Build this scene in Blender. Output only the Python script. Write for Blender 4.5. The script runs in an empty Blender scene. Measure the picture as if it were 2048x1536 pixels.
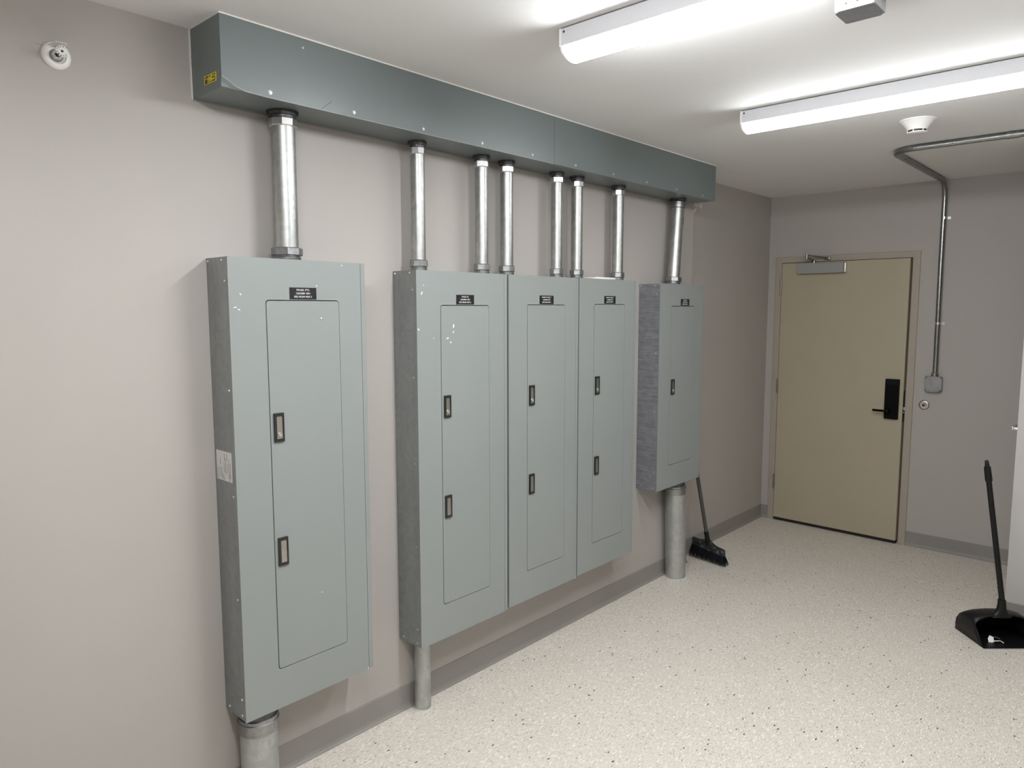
import bpy, bmesh, math, random
from mathutils import Vector, Matrix

random.seed(7)
C = bpy.context.scene.collection
SC = bpy.context.scene

# ------------------------------------------------------------------ camera, world, exposure
CAM = (2.29996, 0.40769, 1.69067)
RIGHT = Vector((0.73869006, 0.6740439, -0.00134511))
UP = Vector((-0.06882771, 0.07741368, 0.99462046))
FWD = Vector((-0.67052199, 0.73462367, -0.10357762))
cd = bpy.data.cameras.new('camera')
cam = bpy.data.objects.new('camera', cd)
C.objects.link(cam)
m = Matrix((RIGHT, UP, -FWD)).transposed().to_4x4()
m.translation = Vector(CAM)
cam.matrix_world = m
cd.sensor_fit = 'HORIZONTAL'
cd.sensor_width = 36.0
cd.lens = 1441.81 / 2048 * 36.0
cd.clip_start = 0.05
SC.camera = cam

w = bpy.data.worlds.new('world')
SC.world = w
w.use_nodes = True
w.node_tree.nodes['Background'].inputs[0].default_value = (0, 0, 0, 1)
w.node_tree.nodes['Background'].inputs[1].default_value = 0.0

LAMP_STRENGTH = 79.0
LAMP_COLOR = (0.98, 1.0, 1.02, 1)
SC.view_settings.view_transform = 'Standard'
SC.view_settings.look = 'None'
SC.view_settings.gamma = 1.0
SC.view_settings.use_curve_mapping = False
SC.view_settings.exposure = 0.0
try:
    SC.cycles.max_bounces = 14
    SC.cycles.diffuse_bounces = 8
    SC.cycles.sample_clamp_indirect = 6.0
except Exception:
    pass

# ------------------------------------------------------------------ measured room
H, L = 2.5506, 6.0336          # ceiling height, far wall
RX = -0.0822                   # recessed part of the left wall
JY = 4.646                     # where the left wall steps back
FX, FY = 2.90, -1.10           # right wall, wall behind the viewer
BX, BY = 1.731, 5.016          # outer corner of the projecting wall
D = 0.1436                     # panel depth

# ------------------------------------------------------------------ materials
MATS = {}

def mat(name, col, rough=0.5, metal=0.0, spec=0.5):
    if name in MATS:
        return MATS[name]
    m = bpy.data.materials.new(name)
    m.use_nodes = True
    b = m.node_tree.nodes['Principled BSDF']
    b.inputs['Base Color'].default_value = (*col, 1)
    b.inputs['Roughness'].default_value = rough
    b.inputs['Metallic'].default_value = metal
    b.inputs['Specular IOR Level'].default_value = spec
    MATS[name] = m
    return m

def nodes(m):
    nt = m.node_tree
    return nt, nt.nodes, nt.links, nt.nodes['Principled BSDF']

def coords(nt, scale=(1, 1, 1), rot=(0, 0, 0), kind='Object'):
    tc = nt.nodes.new('ShaderNodeTexCoord')
    mp = nt.nodes.new('ShaderNodeMapping')
    mp.inputs['Scale'].default_value = scale
    mp.inputs['Rotation'].default_value = rot
    nt.links.new(tc.outputs[kind], mp.inputs['Vector'])
    return mp.outputs['Vector']

def noise(nt, vec, scale, detail=3, rough=0.55):
    n = nt.nodes.new('ShaderNodeTexNoise')
    n.inputs['Scale'].default_value = scale
    n.inputs['Detail'].default_value = detail
    n.inputs['Roughness'].default_value = rough
    nt.links.new(vec, n.inputs['Vector'])
    return n.outputs['Fac']

def ramp(nt, fac, stops):
    r = nt.nodes.new('ShaderNodeValToRGB')
    els = r.color_ramp.elements
    while len(els) < len(stops):
        els.new(0.5)
    for e, (p, c) in zip(els, stops):
        e.position = p
        e.color = (*c, 1) if len(c) == 3 else c
    nt.links.new(fac, r.inputs['Fac'])
    return r.outputs['Color']

def mixc(nt, fac, a, b, mode='MIX'):
    x = nt.nodes.new('ShaderNodeMix')
    x.data_type = 'RGBA'
    x.blend_type = mode
    for sock, val in ((x.inputs[0], fac), (x.inputs[6], a), (x.inputs[7], b)):
        if isinstance(val, (int, float)):
            sock.default_value = val
        elif isinstance(val, tuple):
            sock.default_value = (*val, 1)
        else:
            nt.links.new(val, sock)
    return x.outputs[2]

def math_(nt, op, a, b=None):
    x = nt.nodes.new('ShaderNodeMath')
    x.operation = op
    for i, v in enumerate((a, b)):
        if v is None:
            continue
        if isinstance(v, (int, float)):
            x.inputs[i].default_value = v
        else:
            nt.links.new(v, x.inputs[i])
    return x.outputs[0]

def bump(nt, b, h, strength, dist):
    n = nt.nodes.new('ShaderNodeBump')
    n.inputs['Strength'].default_value = strength
    n.inputs['Distance'].default_value = dist
    nt.links.new(h, n.inputs['Height'])
    nt.links.new(n.outputs['Normal'], b.inputs['Normal'])

def paint(name, col, rough=0.55, var=0.05, peel=0.15, scale=220, spec=0.5):
    m = mat(name, col, rough, 0, spec)
    nt, N, K, b = nodes(m)
    v = coords(nt)
    n = noise(nt, v, 2.2, 4)
    lo = tuple(c * (1 - var) for c in col)
    hi = tuple(min(1, c * (1 + var)) for c in col)
    K.new(ramp(nt, n, [(0.3, lo), (0.7, hi)]), b.inputs['Base Color'])
    if peel:
        bump(nt, b, noise(nt, v, scale, 2), peel, 0.0006)
    return m

def galvanized(name, lo, hi, rough, metal=0.85, streak=(1, 1, 0.12), sp=55, spw=0.12, bmp=0.03):
    m = mat(name, hi, rough, metal)
    nt, N, K, b = nodes(m)
    v = coords(nt)
    vs = coords(nt, streak)
    vo = N.new('ShaderNodeTexVoronoi')
    vo.inputs['Scale'].default_value = sp
    K.new(v, vo.inputs['Vector'])
    sep = N.new('ShaderNodeSeparateColor')
    K.new(vo.outputs['Color'], sep.inputs[0])
    n1 = noise(nt, vs, 9, 6, 0.65)
    f = math_(nt, 'ADD', math_(nt, 'MULTIPLY', sep.outputs[0], spw), math_(nt, 'MULTIPLY', n1, 0.95 - spw))
    K.new(ramp(nt, f, [(0.28, lo), (0.75, hi)]), b.inputs['Base Color'])
    K.new(math_(nt, 'ADD', math_(nt, 'MULTIPLY', noise(nt, vs, 14, 4), 0.2), rough - 0.10), b.inputs['Roughness'])
    bump(nt, b, n1, bmp, 0.001)
    return m

WALL = paint('wall_paint', (0.408, 0.381, 0.356), 0.62, 0.02, 0.2, 160, 0.35)
WALL_W = paint('pale_wall_paint', (0.485, 0.470, 0.450), 0.62, 0.02, 0.2, 160, 0.35)
CEIL = paint('ceiling_paint', (0.775, 0.77, 0.765), 0.75, 0.015, 0.25, 120, 0.25)
BASE = paint('rubber_base', (0.250, 0.235, 0.217), 0.5, 0.05, 0)
PANEL = paint('panel_grey', (0.250, 0.271, 0.263), 0.42, 0.02, 0.12, 260)
TROUGH = paint('wireway_grey', (0.142, 0.167, 0.167), 0.36, 0.04, 0.15, 180)
DOORP = paint('door_khaki', (0.402, 0.353, 0.255), 0.5, 0.02, 0.1)
FRAMEP = paint('frame_taupe', (0.364, 0.318, 0.263), 0.5, 0.02, 0.1)
GALV = galvanized('galvanized_sheet', (0.203, 0.213, 0.213), (0.333, 0.346, 0.342), 0.55, 0.35)
GALVP = galvanized('galvanized_sheet_blue', (0.169, 0.173, 0.193), (0.339, 0.347, 0.377), 0.5, 0.4, (1, 1, 14), 40)
PIPE = galvanized('conduit_zinc', (0.30, 0.31, 0.305), (0.66, 0.67, 0.645), 0.43, 1.0, (1, 1, 0.22), 70, 0.1, 0.02)
PIPED = galvanized('dull_conduit_zinc', (0.36, 0.37, 0.36), (0.62, 0.63, 0.61), 0.5, 0.8, (1, 1, 0.25), 45)
FIT = galvanized('fitting_zinc', (0.20, 0.21, 0.21), (0.46, 0.46, 0.455), 0.38, 0.95, (1, 1, 1), 90)
NUT = mat('bright_nut', (0.62, 0.62, 0.61), 0.3, 1.0)
FITD = galvanized('dark_locknut', (0.06, 0.06, 0.065), (0.16, 0.16, 0.165), 0.42, 0.9, (1, 1, 1), 90)
EMT = galvanized('conduit_dark_zinc', (0.24, 0.245, 0.24), (0.40, 0.40, 0.39), 0.3, 1.0, (1, 1, 0.2), 60)
ZINC = mat('bright_zinc', (0.75, 0.75, 0.74), 0.28, 1.0)
BLACKP = mat('black_plastic', (0.0055, 0.0055, 0.006), 0.42, 0, 0.3)
LOCKP = mat('lock_black', (0.0015, 0.0017, 0.002), 0.5, 0, 0.1)
BEZEL = mat('bezel_black', (0.016, 0.017, 0.016), 0.4)
PADDLE = galvanized('brushed_nickel', (0.42, 0.39, 0.35), (0.62, 0.58, 0.53), 0.36, 1.0, (1, 1, 0.1), 150)
CHROME = mat('chrome', (0.8, 0.8, 0.8), 0.15, 1.0)
WHITE = mat('white_enamel', (0.62, 0.625, 0.65), 0.45)
WHITEP = mat('white_plastic', (0.78, 0.77, 0.75), 0.42)
CAULK = mat('white_caulk', (0.72, 0.70, 0.67), 0.6)
PLATE = mat('engraved_black', (0.008, 0.008, 0.009), 0.35)
LETTER = mat('engraved_white', (0.82, 0.82, 0.84), 0.5)
YELLOW = mat('warning_yellow', (0.62, 0.49, 0.02), 0.45)
INK = mat('printed_black', (0.02, 0.018, 0.01), 0.5)
INKG = mat('printed_grey', (0.22, 0.22, 0.21), 0.6)
STICK = paint('label_paper', (0.66, 0.66, 0.64), 0.55, 0.04, 0)
SCUFF = mat('bare_scuff', (0.78, 0.79, 0.78), 0.45)
PAPER = paint('white_paper', (0.82, 0.81, 0.79), 0.6, 0.03, 0)
DARKGAP = mat('dark_void', (0.01, 0.01, 0.01), 0.9)
SILVERP = paint('closer_silver', (0.30, 0.30, 0.295), 0.4, 0.03, 0.05)
BROOMH = paint('broom_handle_grey', (0.055, 0.056, 0.052), 0.45, 0.1, 0)
DUSTY = mat('dusty_black_plastic', (0.014, 0.014, 0.016), 0.5)
nt, N, K, b = nodes(DUSTY)
dn = noise(nt, coords(nt), 40, 5, 0.7)
K.new(ramp(nt, dn, [(0.52, (0.012, 0.012, 0.014)), (0.72, (0.16, 0.16, 0.155))]), b.inputs['Base Color'])
BRISTLE = mat('bristle_black', (0.006, 0.006, 0.009), 0.5, 0, 0.25)
CRUMB = mat('brown_debris', (0.10, 0.05, 0.025), 0.7)
RED = mat('bulb_glass', (0.35, 0.34, 0.33), 0.2)

LENS = bpy.data.materials.new('lamp_lens')
LENS.use_nodes = True
nt = LENS.node_tree
nt.nodes.clear()
em = nt.nodes.new('ShaderNodeEmission')
em.inputs[0].default_value = LAMP_COLOR
em.inputs[1].default_value = LAMP_STRENGTH
ou = nt.nodes.new('ShaderNodeOutputMaterial')
nt.links.new(em.outputs[0], ou.inputs[0])

LENS_DIM = LENS.copy()          # farther fixture turned down to darken the far end of the room
LENS_DIM.name = 'dimmed_lamp_lens'
LENS_DIM.node_tree.nodes['Emission'].inputs[1].default_value = LAMP_STRENGTH * 0.55

# speckled vinyl floor
FLOOR = mat('speckled_vinyl', (0.6, 0.55, 0.47), 0.42, 0, 0.4)
nt, N, K, b = nodes(FLOOR)
ck = N.new('ShaderNodeTexChecker')
ck.inputs['Scale'].default_value = 1 / 0.3048
K.new(coords(nt), ck.inputs['Vector'])

def dirvec(amt):
    va = coords(nt, (1, amt, 1), (0, 0, 0.5))
    vb = coords(nt, (1, amt, 1), (0, 0, 2.0))
    x = N.new('ShaderNodeMix')
    x.data_type = 'VECTOR'
    K.new(ck.outputs['Fac'], x.inputs[0])
    K.new(va, x.inputs[4])
    K.new(vb, x.inputs[5])
    return x.outputs[1]

def chips(vec, scale, lo, rad):
    vo = N.new('ShaderNodeTexVoronoi')
    vo.inputs['Scale'].default_value = scale
    K.new(vec, vo.inputs['Vector'])
    s = N.new('ShaderNodeSeparateColor')
    K.new(vo.outputs['Color'], s.inputs[0])
    return math_(nt, 'MULTIPLY', math_(nt, 'GREATER_THAN', s.outputs[0], lo),
                 math_(nt, 'LESS_THAN', vo.outputs['Distance'], rad))

dv = dirvec(0.28)
dv2 = dirvec(0.45)
col = ramp(nt, noise(nt, coords(nt), 3.0, 4), [(0.3, (0.593, 0.548, 0.482)), (0.7, (0.643, 0.597, 0.532))])
fine = noise(nt, dv, 210, 3, 0.6)
col = mixc(nt, 0.55, col, ramp(nt, fine, [(0.38, (0.478, 0.432, 0.371)), (0.5, (0.626, 0.585, 0.519)), (0.64, (0.742, 0.708, 0.651))]))
col = mixc(nt, chips(dv, 190, 0.82, 0.36), col, (0.454, 0.403, 0.338))
col = mixc(nt, chips(dv, 150, 0.80, 0.40), col, (0.758, 0.729, 0.679))
col = mixc(nt, chips(dv2, 120, 0.91, 0.27), col, (0.296, 0.260, 0.214))
col = mixc(nt, chips(dv2, 62, 0.93, 0.20), col, (0.058, 0.049, 0.043))
K.new(col, b.inputs['Base Color'])
K.new(math_(nt, 'ADD', math_(nt, 'MULTIPLY', noise(nt, coords(nt), 6, 4), 0.22), 0.34), b.inputs['Roughness'])

# ------------------------------------------------------------------ mesh helpers
ORG = {}      # root origin of every object, in world coordinates

def box(bm, x0, x1, y0, y1, z0, z1, bev=0.0):
    r = bmesh.ops.create_cube(bm, size=1.0)
    vs = r['verts']
    for v in vs:
        v.co = Vector(((x0 + x1) / 2 + v.co.x * (x1 - x0), (y0 + y1) / 2 + v.co.y * (y1 - y0), (z0 + z1) / 2 + v.co.z * (z1 - z0)))
    if bev:
        es = {e for v in vs for e in v.link_edges}
        bmesh.ops.bevel(bm, geom=list(es), offset=bev, segments=2, affect='EDGES', profile=0.5)

def axes(d):
    d = Vector(d).normalized()
    a = Vector((0, 0, 1)) if abs(d.z) < 0.9 else Vector((1, 0, 0))
    u = d.cross(a).normalized()
    return d, u, d.cross(u)

def lathe(bm, base, d, prof, n=32, phase=0.0, cap=True):
    """prof: list of (distance along axis, radius)"""
    d, u, v = axes(d)
    base = Vector(base)
    rings = []
    for t, r in prof:
        rings.append([bm.verts.new(base + d * t + (u * math.cos(phase + 2 * math.pi * i / n) + v * math.sin(phase + 2 * math.pi * i / n)) * r) for i in range(n)])
    for a, c in zip(rings, rings[1:]):
        for i in range(n):
            bm.faces.new((a[i], a[(i + 1) % n], c[(i + 1) % n], c[i]))
    if cap:
        if prof[0][1] > 1e-6:
            bm.faces.new(list(reversed(rings[0])))
        if prof[-1][1] > 1e-6:
            bm.faces.new(rings[-1])

def tube(bm, pts, r, n=20):
    pts = [Vector(q) for q in pts]
    up = None
    rings = []
    for i, q in enumerate(pts):
        t = (pts[min(i + 1, len(pts) - 1)] - pts[max(i - 1, 0)]).normalized()
        if up is None:
            _, u, v = axes(t)
        else:
            u = (up - t * up.dot(t)).normalized()
            v = t.cross(u)
        up = u
        rings.append([bm.verts.new(q + (u * math.cos(2 * math.pi * k / n) + v * math.sin(2 * math.pi * k / n)) * r) for k in range(n)])
    for a, c in zip(rings, rings[1:]):
        for k in range(n):
            bm.faces.new((a[k], a[(k + 1) % n], c[(k + 1) % n], c[k]))
    bm.faces.new(list(reversed(rings[0])))
    bm.faces.new(rings[-1])

def prism(bm, loop, vec):
    """closed loop of points extruded by a vector"""
    a = [bm.verts.new(Vector(q)) for q in loop]
    c = [bm.verts.new(Vector(q) + Vector(vec)) for q in loop]
    n = len(a)
    bm.faces.new(a)
    bm.faces.new(list(reversed(c)))
    for i in range(n):
        bm.faces.new((a[i], c[i], c[(i + 1) % n], a[(i + 1) % n]))

def rrect(y0, y1, z0, z1, r, n=6):
    pts = []
    for cy, cz, a0 in ((y1 - r, z1 - r, 0), (y0 + r, z1 - r, 90), (y0 + r, z0 + r, 180), (y1 - r, z0 + r, 270)):
        for i in range(n + 1):
            a = math.radians(a0 + 90 * i / n)
            pts.append((cy + r * math.cos(a), cz + r * math.sin(a)))
    return pts

def holed_plate(bm, x0, x1, o, h, r, n=6):
    """plate facing +x between x0 and x1; o, h = (y0,y1,z0,z1) outline and rounded hole"""
    inner = rrect(*h, r, n)
    oc = [(o[1], o[3]), (o[0], o[3]), (o[0], o[2]), (o[1], o[2])]
    layers = []
    for x in (x0, x1):
        layers.append(([bm.verts.new((x, y, z)) for y, z in inner], [bm.verts.new((x, y, z)) for y, z in oc]))
    for li, (iv, ov) in enumerate(layers):
        def f(vs):
            bm.faces.new(vs if li else list(reversed(vs)))
        k = n + 1
        for c in range(4):
            for i in range(n):
                f((ov[c], iv[c * k + i + 1], iv[c * k + i]))
            f((ov[c], ov[(c + 1) % 4], iv[((c + 1) % 4) * k], iv[c * k + n]))
    (i0, o0), (i1, o1) = layers
    m_ = len(i0)
    for i in range(m_):
        bm.faces.new((i0[i], i0[(i + 1) % m_], i1[(i + 1) % m_], i1[i]))
    for i in range(4):
        bm.faces.new((o0[i], o1[i], o1[(i + 1) % 4], o0[(i + 1) % 4]))

def obj(name, bm, material, parent=None, smooth=False, label=None):
    bmesh.ops.recalc_face_normals(bm, faces=bm.faces)
    off = ORG[parent.name] if parent else Vector((0, 0, 0))
    for v in bm.verts:
        v.co -= off
    if smooth:
        for f in bm.faces:
            f.smooth = True
        for e in bm.edges:
            if len(e.link_faces) == 2 and e.calc_face_angle(0) > 0.6:
                e.smooth = False
    me = bpy.data.meshes.new(name)
    bm.to_mesh(me)
    bm.free()
    me.materials.append(material)
    o = bpy.data.objects.new(name, me)
    C.objects.link(o)
    if parent:
        o.parent = parent
    ORG[o.name] = off
    if label:
        o['label'] = label
    return o

def part(name, material, parent, fn, smooth=False, label=None):
    bm = bmesh.new()
    fn(bm)
    return obj(name, bm, material, parent, smooth, label)

def shared(name, me, parent, loc, rot=(0, 0, 0)):
    o = bpy.data.objects.new(name, me)
    C.objects.link(o)
    o.parent = parent
    o.location = Vector(loc) - ORG[parent.name]
    o.rotation_euler = rot
    ORG[o.name] = ORG[parent.name]
    return o

def thing(name, label, cat, loc, group=None, kind=None):
    o = bpy.data.objects.new(name, None)
    C.objects.link(o)
    o.empty_display_size = 0.05
    o.location = loc
    ORG[o.name] = Vector(loc)
    tag(o, label, cat, group, kind)
    return o

def tag(o, label, cat, group=None, kind=None):
    o['label'] = label
    o['category'] = cat
    if group:
        o['group'] = group
    if kind:
        o['kind'] = kind
    return o

def struct(name, material, fn, label, cat, smooth=False):
    o = part(name, material, None, fn, smooth)
    return tag(o, label, cat, None, 'structure')

def mesh_of(fn, material, smooth=True):
    bm = bmesh.new()
    fn(bm)
    bmesh.ops.recalc_face_normals(bm, faces=bm.faces)
    if smooth:
        for f in bm.faces:
            f.smooth = True
        for e in bm.edges:
            if len(e.link_faces) == 2 and e.calc_face_angle(0) > 0.6:
                e.smooth = False
    me = bpy.data.meshes.new('screw')
    bm.to_mesh(me)
    bm.free()
    me.materials.append(material)
    return me

def text_part(name, body, size, material, parent, origin, xdir, ydir, label=None, width=None):
    cu = bpy.data.curves.new('lettering_curve', 'FONT')
    cu.body = body
    cu.size = size
    cu.align_x = 'CENTER'
    cu.align_y = 'CENTER'
    cu.extrude = 0.00012
    cu.resolution_u = 2
    tmp = bpy.data.objects.new('lettering_tmp', cu)
    C.objects.link(tmp)
    bpy.context.view_layer.update()
    dg = bpy.context.evaluated_depsgraph_get()
    me = bpy.data.meshes.new_from_object(tmp.evaluated_get(dg))
    bpy.data.objects.remove(tmp)
    X, Y = Vector(xdir), Vector(ydir)
    Z = X.cross(Y)
    xs = [v.co.x for v in me.vertices]
    k = width / (max(xs) - min(xs)) if width else 1.0
    off = ORG[parent.name]
    for v in me.vertices:
        c = v.co.copy()
        v.co = Vector(origin) + X * (c.x * k) + Y * c.y + Z * c.z - off
    me.materials.clear()
    me.materials.append(material)
    o = bpy.data.objects.new(name, me)
    C.objects.link(o)
    o.parent = parent
    ORG[o.name] = off
    if label:
        o['label'] = label
    return o

# screw heads pointing along +x; rotated copies are used elsewhere
SCREW = mesh_of(lambda bm: lathe(bm, (0, 0, 0), (1, 0, 0), [(0, .0062), (.0016, .0060), (.0016, .0044), (.0036, .0040), (.0044, .0022), (.0044, 0.0)], 12), ZINC)
SMALL = mesh_of(lambda bm: lathe(bm, (0, 0, 0), (1, 0, 0), [(0, .0042), (.0014, .0038), (.0024, .002), (.0026, 0.0)], 10), ZINC)

# ------------------------------------------------------------------ the room shell
def f_floor(bm):
    box(bm, RX - .12, FX + .12, FY - .12, L + .14, -.10, 0)
struct('floor', FLOOR, f_floor, 'beige speckled vinyl floor with small dark and white flecks', 'floor')

struct('ceiling', CEIL, lambda bm: box(bm, RX - .12, FX + .12, FY - .12, L + .14, H, H + .10),
       'smooth painted off-white ceiling', 'ceiling')

def f_wleft(bm):
    prism(bm, [(0, FY - .12, 0), (0, JY, 0), (RX, JY, 0), (RX, L, 0), (RX - .12, L, 0), (RX - .12, FY - .12, 0)], (0, 0, H))
struct('wall_left', WALL, f_wleft, 'taupe painted left wall carrying the electrical panels, stepping back near the far corner', 'wall')

DX0, DX1, DZ = -0.021, 0.990, 2.085      # door frame outline
def f_wback(bm):
    box(bm, RX - .12, DX0 + .004, L, L + .12, 0, H)
    box(bm, DX1 - .004, FX + .12, L, L + .12, 0, H)
    box(bm, DX0 + .004, DX1 - .004, L, L + .12, DZ - .004, H)
struct('wall_back', WALL, f_wback, 'taupe painted far wall around the khaki door', 'wall')

struct('wall_front', WALL, lambda bm: box(bm, 0, FX, FY - .12, FY, 0, H), 'taupe painted wall behind the viewer', 'wall')

def f_wright(bm):
    prism(bm, [(FX, FY - .12, 0), (FX, BY, 0), (BX, BY, 0), (BX, L, 0), (FX + .12, L, 0), (FX + .12, FY - .12, 0)], (0, 0, H))
struct('wall_right', WALL_W, f_wright, 'pale painted right wall with a projecting outer corner beside the dustpan', 'wall')

BH = 0.104
def base_run(bm, pts, flip=False):
    """rubber cove base: a profile swept along wall points (offset to the left of travel)"""
    prof = [(0.0, 0.0), (0.014, 0.0), (0.014, 0.003), (0.008, 0.010), (0.0045, 0.022), (0.0042, BH - .003), (0.0025, BH), (0.0, BH)]
    P = [Vector((x, y)) for x, y in pts]
    rings = []
    for i, q in enumerate(P):
        d0 = (P[i] - P[i - 1]).normalized() if i else (P[1] - P[0]).normalized()
        d1 = (P[i + 1] - P[i]).normalized() if i < len(P) - 1 else d0
        n0, n1 = Vector((d0.y, -d0.x)), Vector((d1.y, -d1.x))
        if flip:
            n0, n1 = -n0, -n1
        k = (n0 + n1)
        k = k / k.dot(n0) if k.length > 1e-6 else n0
        rings.append([bm.verts.new((q.x + k.x * t, q.y + k.y * t, z)) for t, z in prof])
    for a, c in zip(rings, rings[1:]):
        for i in range(len(prof)):
            j = (i + 1) % len(prof)
            bm.faces.new((a[i], a[j], c[j], c[i]))
    bm.faces.new(rings[0])
    bm.faces.new(list(reversed(rings[-1])))

struct('baseboard_left', BASE, lambda bm: base_run(bm, [(0, FY), (0, JY), (RX, JY), (RX, L)]),
       'dark grey rubber cove base along the left wall', 'baseboard')
struct('baseboard_back', BASE, lambda bm: base_run(bm, [(RX + .0005, L), (DX0, L)]),
       'short dark grey cove base between the corner and the door frame', 'baseboard')
struct('baseboard_back', BASE, lambda bm: base_run(bm, [(DX1, L), (BX, L)]),
       'dark grey cove base right of the khaki door', 'baseboard')
struct('baseboard_right', BASE, lambda bm: base_run(bm, [(BX, BY), (FX, BY), (FX, FY)]),
       'dark grey cove base on the pale projecting wall behind the dustpan', 'baseboard')

# ------------------------------------------------------------------ the khaki door
dr = thing('door_1', 'khaki flush metal door with black electronic lock in a taupe frame', 'door', ((DX0 + DX1) / 2, L, 0), None, 'structure')
LX0, LX1, LZ0, LZ1 = 0.0275, 0.9330, 0.024, 2.0384
PY = L - .012                      # frame face, proud of the wall
def f_frame(bm):
    for x0, x1 in ((DX0, LX0 - .003), (LX1 + .0105, DX1)):
        box(bm, x0, x1, PY, L + .13, 0, DZ, .002)
    box(bm, LX0 - .003, LX1 + .0105, PY, L + .13, LZ1 + .004, DZ, .0015)
    box(bm, LX0 - .003, LX0 + .012, L + .036, L + .05, 0, LZ1 + .004)
    box(bm, LX1 - .011, LX1 + .0105, L + .036, L + .05, 0, LZ1 + .004)
    box(bm, LX0 + .012, LX1 - .011, L + .036, L + .05, LZ1 - .011, LZ1 + .004)
part('door_frame', FRAMEP, dr, f_frame)
part('void_backing', DARKGAP, dr, lambda bm: box(bm, DX0, DX1, L + .135, L + .14, 0, DZ), label='unlit space beyond the door')
AJ = math.radians(1.3)
def swing(bm):
    """leave the leaf slightly ajar, turning about its hinges"""
    piv = Vector((LX0, PY, 0))
    bmesh.ops.rotate(bm, verts=bm.verts, cent=piv, matrix=Matrix.Rotation(-AJ, 3, 'Z'))
def f_leaf(bm):
    box(bm, LX0, LX1, PY, PY + .044, LZ0, LZ1, .0015)
    swing(bm)
leaf = part('door_leaf', DOORP, dr, f_leaf)
def f_gap_shade(bm):
    box(bm, LX0 + .002, LX1 - .002, PY + .006, PY + .038, .0015, LZ0)
    swing(bm)
part('door_gap_shade', mat('gap_shade_black', (.008, .008, .008), .8), dr, f_gap_shade, label='black bar painted as the shade in the gap under the door')  # added black bar, its colour stands in for shade under the leaf
for z in (1.855, 1.083, 0.315):
    def f_h(bm, z=z):
        for k in range(5):
            lathe(bm, (LX0 - .002, PY - .007, z - .057 + k * .0228), (0, 0, 1), [(0, .0062), (.0218, .0062)], 12)
        box(bm, LX0 - .012, LX0 + .0, PY - .0012, PY + .0, z - .057, z + .057)
    part('hinge', EMT, dr, f_h, True)
# electronic lock
def f_lock(bm):
    box(bm, .8185, .910, PY - .026, PY - .001, .906, 1.1915, .005)
    swing(bm)
lk = part('lock_body', LOCKP, dr, f_lock, label='black electronic lock')
def f_lkw(bm):
    box(bm, .824, .9045, PY - .028, PY - .0255, 1.152, 1.186, .001)
    swing(bm)
part('lock_reader', mat('reader_gloss', (.006, .007, .010), .25, 0, .2), lk, f_lkw)
def f_lev(bm):
    lathe(bm, (.850, PY - .024, .966), (0, -1, 0), [(0, .015), (.030, .013), (.034, .011)], 20)
    box(bm, .752, .862, PY - .066, PY - .054, .958, .974, .004)
    swing(bm)
part('lever', LOCKP, lk, f_lev, True)
def f_bolt(bm):
    box(bm, LX1 + .0002, LX1 + .0012, PY + .010, PY + .034, .885, 1.115)
    swing(bm)
part('latch_plate', BEZEL, dr, f_bolt)
def f_bolt2(bm):
    box(bm, LX1 + .001, LX1 + .011, PY + .012, PY + .030, .972, .996, .002)
    swing(bm)
part('latch_bolt', CHROME, dr, f_bolt2)
def f_bolt3(bm):
    box(bm, LX1 + .001, LX1 + .008, PY + .012, PY + .024, .952, .962, .002)
    swing(bm)
part('latch_bolt', CHROME, dr, f_bolt3)
# closer
def f_clo(bm):
    box(bm, .166, .500, PY - .050, PY - .0005, 1.953, 2.027, .004)
    swing(bm)
cl = part('door_closer', SILVERP, dr, f_clo, label='silver door closer body')
def f_cap(bm):
    box(bm, .5005, .516, PY - .044, PY - .0005, 1.955, 2.025, .003)
    swing(bm)
part('end_cover', ZINC, cl, f_cap)
def f_arm(bm):
    lathe(bm, (.279, PY - .026, 2.027), (0, 0, 1), [(0, .009), (.016, .009), (.016, .012), (.026, .012)], 16)
    a, bb, c = Vector((.279, PY - .026, 2.048)), Vector((.262, PY - .13, 2.070)), Vector((.372, PY - .012, 2.064))
    tube(bm, [a, a.lerp(bb, .5), bb], .0068, 10)
    tube(bm, [bb + Vector((0, 0, .014)), bb.lerp(c, .5) + Vector((0, 0, .008)), c], .006, 10)
    lathe(bm, bb + Vector((0, 0, -.012)), (0, 0, 1), [(0, .009), (.040, .009)], 14)
    box(bm, .352, .392, PY - .022, PY - .0005, 2.052, 2.074, .003)
part('closer_arm', EMT, cl, f_arm, True)

# second door, in the side of the projecting wall: only its lever shows past the corner
d2 = thing('door_2', 'door in the side of the pale projecting wall, only its chrome lever showing', 'door', (BX, 5.55, 0), None, 'structure')
part('door_frame', FRAMEP, d2, lambda bm: [box(bm, BX - .0025, BX - .0002, 5.06, 5.105, 0, 2.08), box(bm, BX - .0025, BX - .0002, 5.965, 6.01, 0, 2.08), box(bm, BX - .0025, BX - .0002, 5.105, 5.965, 2.035, 2.08)] and None)
part('door_leaf', DOORP, d2, lambda bm: box(bm, BX - .0022, BX - .0002, 5.108, 5.962, .012, 2.032))
def f_lev2(bm):
    lathe(bm, (BX - .0022, 5.185, 1.03), (-1, 0, 0), [(0, .026), (.006, .026), (.008, .011), (.034, .010)], 20)
    box(bm, BX - .049, BX - .034, 5.175, 5.30, 1.021, 1.040, .004)
part('lever_handle', CHROME, d2, f_lev2, True)

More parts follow.
